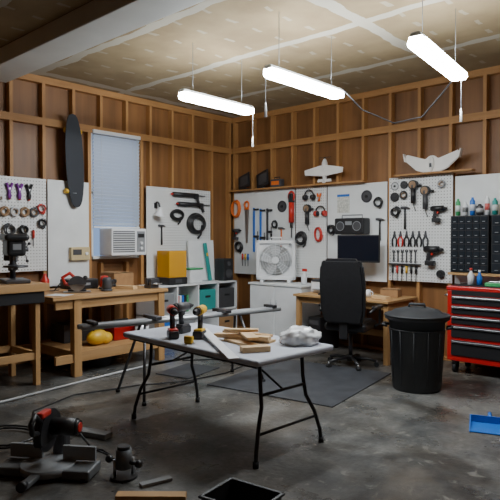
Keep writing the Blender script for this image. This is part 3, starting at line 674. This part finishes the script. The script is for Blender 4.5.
b.cyl((0,0,.03),(0,0,.075),.17,GR,seg=36); b.box((0,0,.035),(.62,.2,.06),MSB,bev=.012); b.box((0,-.2,.05),(.06,.24,.03),MSB,bev=.008); b.cyl((0,-.34,.055),(0,-.3,.055),.03,BLK)
for s in (-1,1): b.box((s*.18,.06,.12),(.22,.025,.09),GR,bev=.004)
for s in (-1,1):
    for q in (-.08,.08): b.cyl((s*.27,q,0),(s*.27,q,.02),.025,BLKR)
b.box((0,.18,.12),(.09,.1,.2),DST,bev=.02); b.box((0,.12,.26),(.05,.26,.07),BLK,rot=(-18,0,0),bev=.015)
b.cyl((-.006,-.0,.27),(.002,-.0,.27),.125,DST,seg=40)
out=[(.145*math.cos(t),.145*math.sin(t)) for t in [math.radians(-25+230*k/24) for k in range(25)]]
b.prism(out,.05,BLK,c=(-.03,0,.27),rot=(0,0,90),bev=.006)
b.cyl((.02,.02,.3),(.18,.02,.3),.055,BLK); b.cyl((.16,.02,.3),(.2,.02,.3),.045,BLK); b.cyl((.19,.02,.3),(.205,.02,.3),.03,RED)
b.tube([(0,-.1,.36),(0,-.17,.42),(0,-.22,.38),(0,-.2,.32),(0,-.13,.3)],.017,BLK,seg=10); b.box((0,-.06,.4),(.05,.12,.04),RED,bev=.012)
b.tube([(.1,.1,.3),(.2,.2,.1),(.3,.3,.012),(.2,.4,.012),(.0,.42,.012)],.007,BLK)
b.done()
b=B('router_tool',(3.6,-4.66,0),20); b.cyl((0,0,0),(0,0,.015),.085,BLK,seg=28); b.cyl((.04,.04,.01),(.04,.04,.12),.01,STL); b.cyl((-.04,-.04,.01),(-.04,-.04,.12),.01,STL); b.cyl((0,0,.06),(0,0,.18),.05,MSB); b.cyl((0,0,.18),(0,0,.2),.04,BLK)
for s in (-1,1): b.cyl((s*.05,0,.1),(s*.1,0,.1),.012,BLK); b.sph((s*.11,0,.1),.025,BLK)
b.done()
B('lumber_board',(3.98,-4.74,.02),42).box((0,0,0),(.4,.07,.038),PINE,bev=.003).done()
B('lumber_board',(3.82,-4.58,.0105),75).box((0,0,0),(.2,.05,.019),GR,bev=.002).done()
B('lumber_board',(2.75,-4.4,.02),20).box((0,0,0),(.4,.09,.038),GR,bev=.003).done()
b=B('extension_cord'); pts=[]
for k in range(40):
    a_=k*.35; pts.append((2.45+.25*math.cos(a_)*(1+.1*math.sin(k)),-4.85+.2*math.sin(a_),.01+.0012*k))
b.tube(pts,.008,BLK); b.done()
b=B('floor_power_cord'); b.tube([(1.3,-2.2,.008),(1.55,-1.9,.008),(2.0,-1.75,.008),(2.15,-2.3,.008),(2.1,-2.8,.008),(1.85,-3.3,.008),(1.7,-3.9,.008),(1.9,-4.4,.008),(2.3,-4.6,.008)],.007,BLK); b.done()

# ------------------------------------------------------------ fluorescent lights
m=bpy.data.materials.new('fluorescent_lens'); m.use_nodes=True; t=m.node_tree
e=t.nodes.new('ShaderNodeEmission'); e.inputs['Color'].default_value=(.9,.96,1,1); e.inputs['Strength'].default_value=88
t.links.new(e.outputs[0],t.nodes['Material Output'].inputs['Surface']); LENS=m
def lightfix(x,y,L,rz,end):
    b=B('fluorescent_shop_light',(x,y,2.95),rz)
    b.prism([(-.045,.0),(.045,.0),(.03,.03),(-.03,.03)],L,WHP,c=(0,L/2,0))
    b.box((0,0,-.035),(.15,L-.03,.07),LENS,bev=.032,seg=4)
    for s in (-1,1): b.box((0,s*(L/2-.006),-.03),(.1,.012,.06),LENS,bev=.004)
    for s in (-1,1): b.cyl((0,s*(L/2-.15),.03),(0,s*(L/2-.15),H-2.95),.003,GR,seg=5)
    b.tube([(0,end*(L/2-.02),.01),(.0,end*(L/2+.03),-.02),(.002,end*(L/2+.03),-.3)],.0035,LG,seg=5); b.cyl((.002,end*(L/2+.03),-.42),(.002,end*(L/2+.03),-.3),.014,WH,r2=.005)
    b.done()
lightfix(2.24,-2.5,1.02,0,1); lightfix(3.385,-2.48,1.1,0,-1); lightfix(4.60,-2.33,1.15,7,1)
b=B('light_power_cable'); b.tube([(3.4,-1.9,2.985),(3.5,-1.7,2.8),(3.75,-1.5,2.66),(4.05,-1.5,2.68),(4.3,-1.6,2.85),(4.52,-1.73,2.995)],.007,BLK); b.done()

# ------------------------------------------------------------ world & camera
W_=bpy.data.worlds.new('World'); S.world=W_; W_.use_nodes=True
bg=W_.node_tree.nodes['Background']; bg.inputs[0].default_value=(.4,.6,1,1); bg.inputs[1].default_value=.7
cam=bpy.data.cameras.new('camera'); cam.lens=40.9; cam.sensor_width=36
co=bpy.data.objects.new('camera',cam); COL.objects.link(co); co.location=(6.57,-6.73,1.5); co.rotation_euler=(math.radians(88.79),0,math.radians(42.5)); S.camera=co
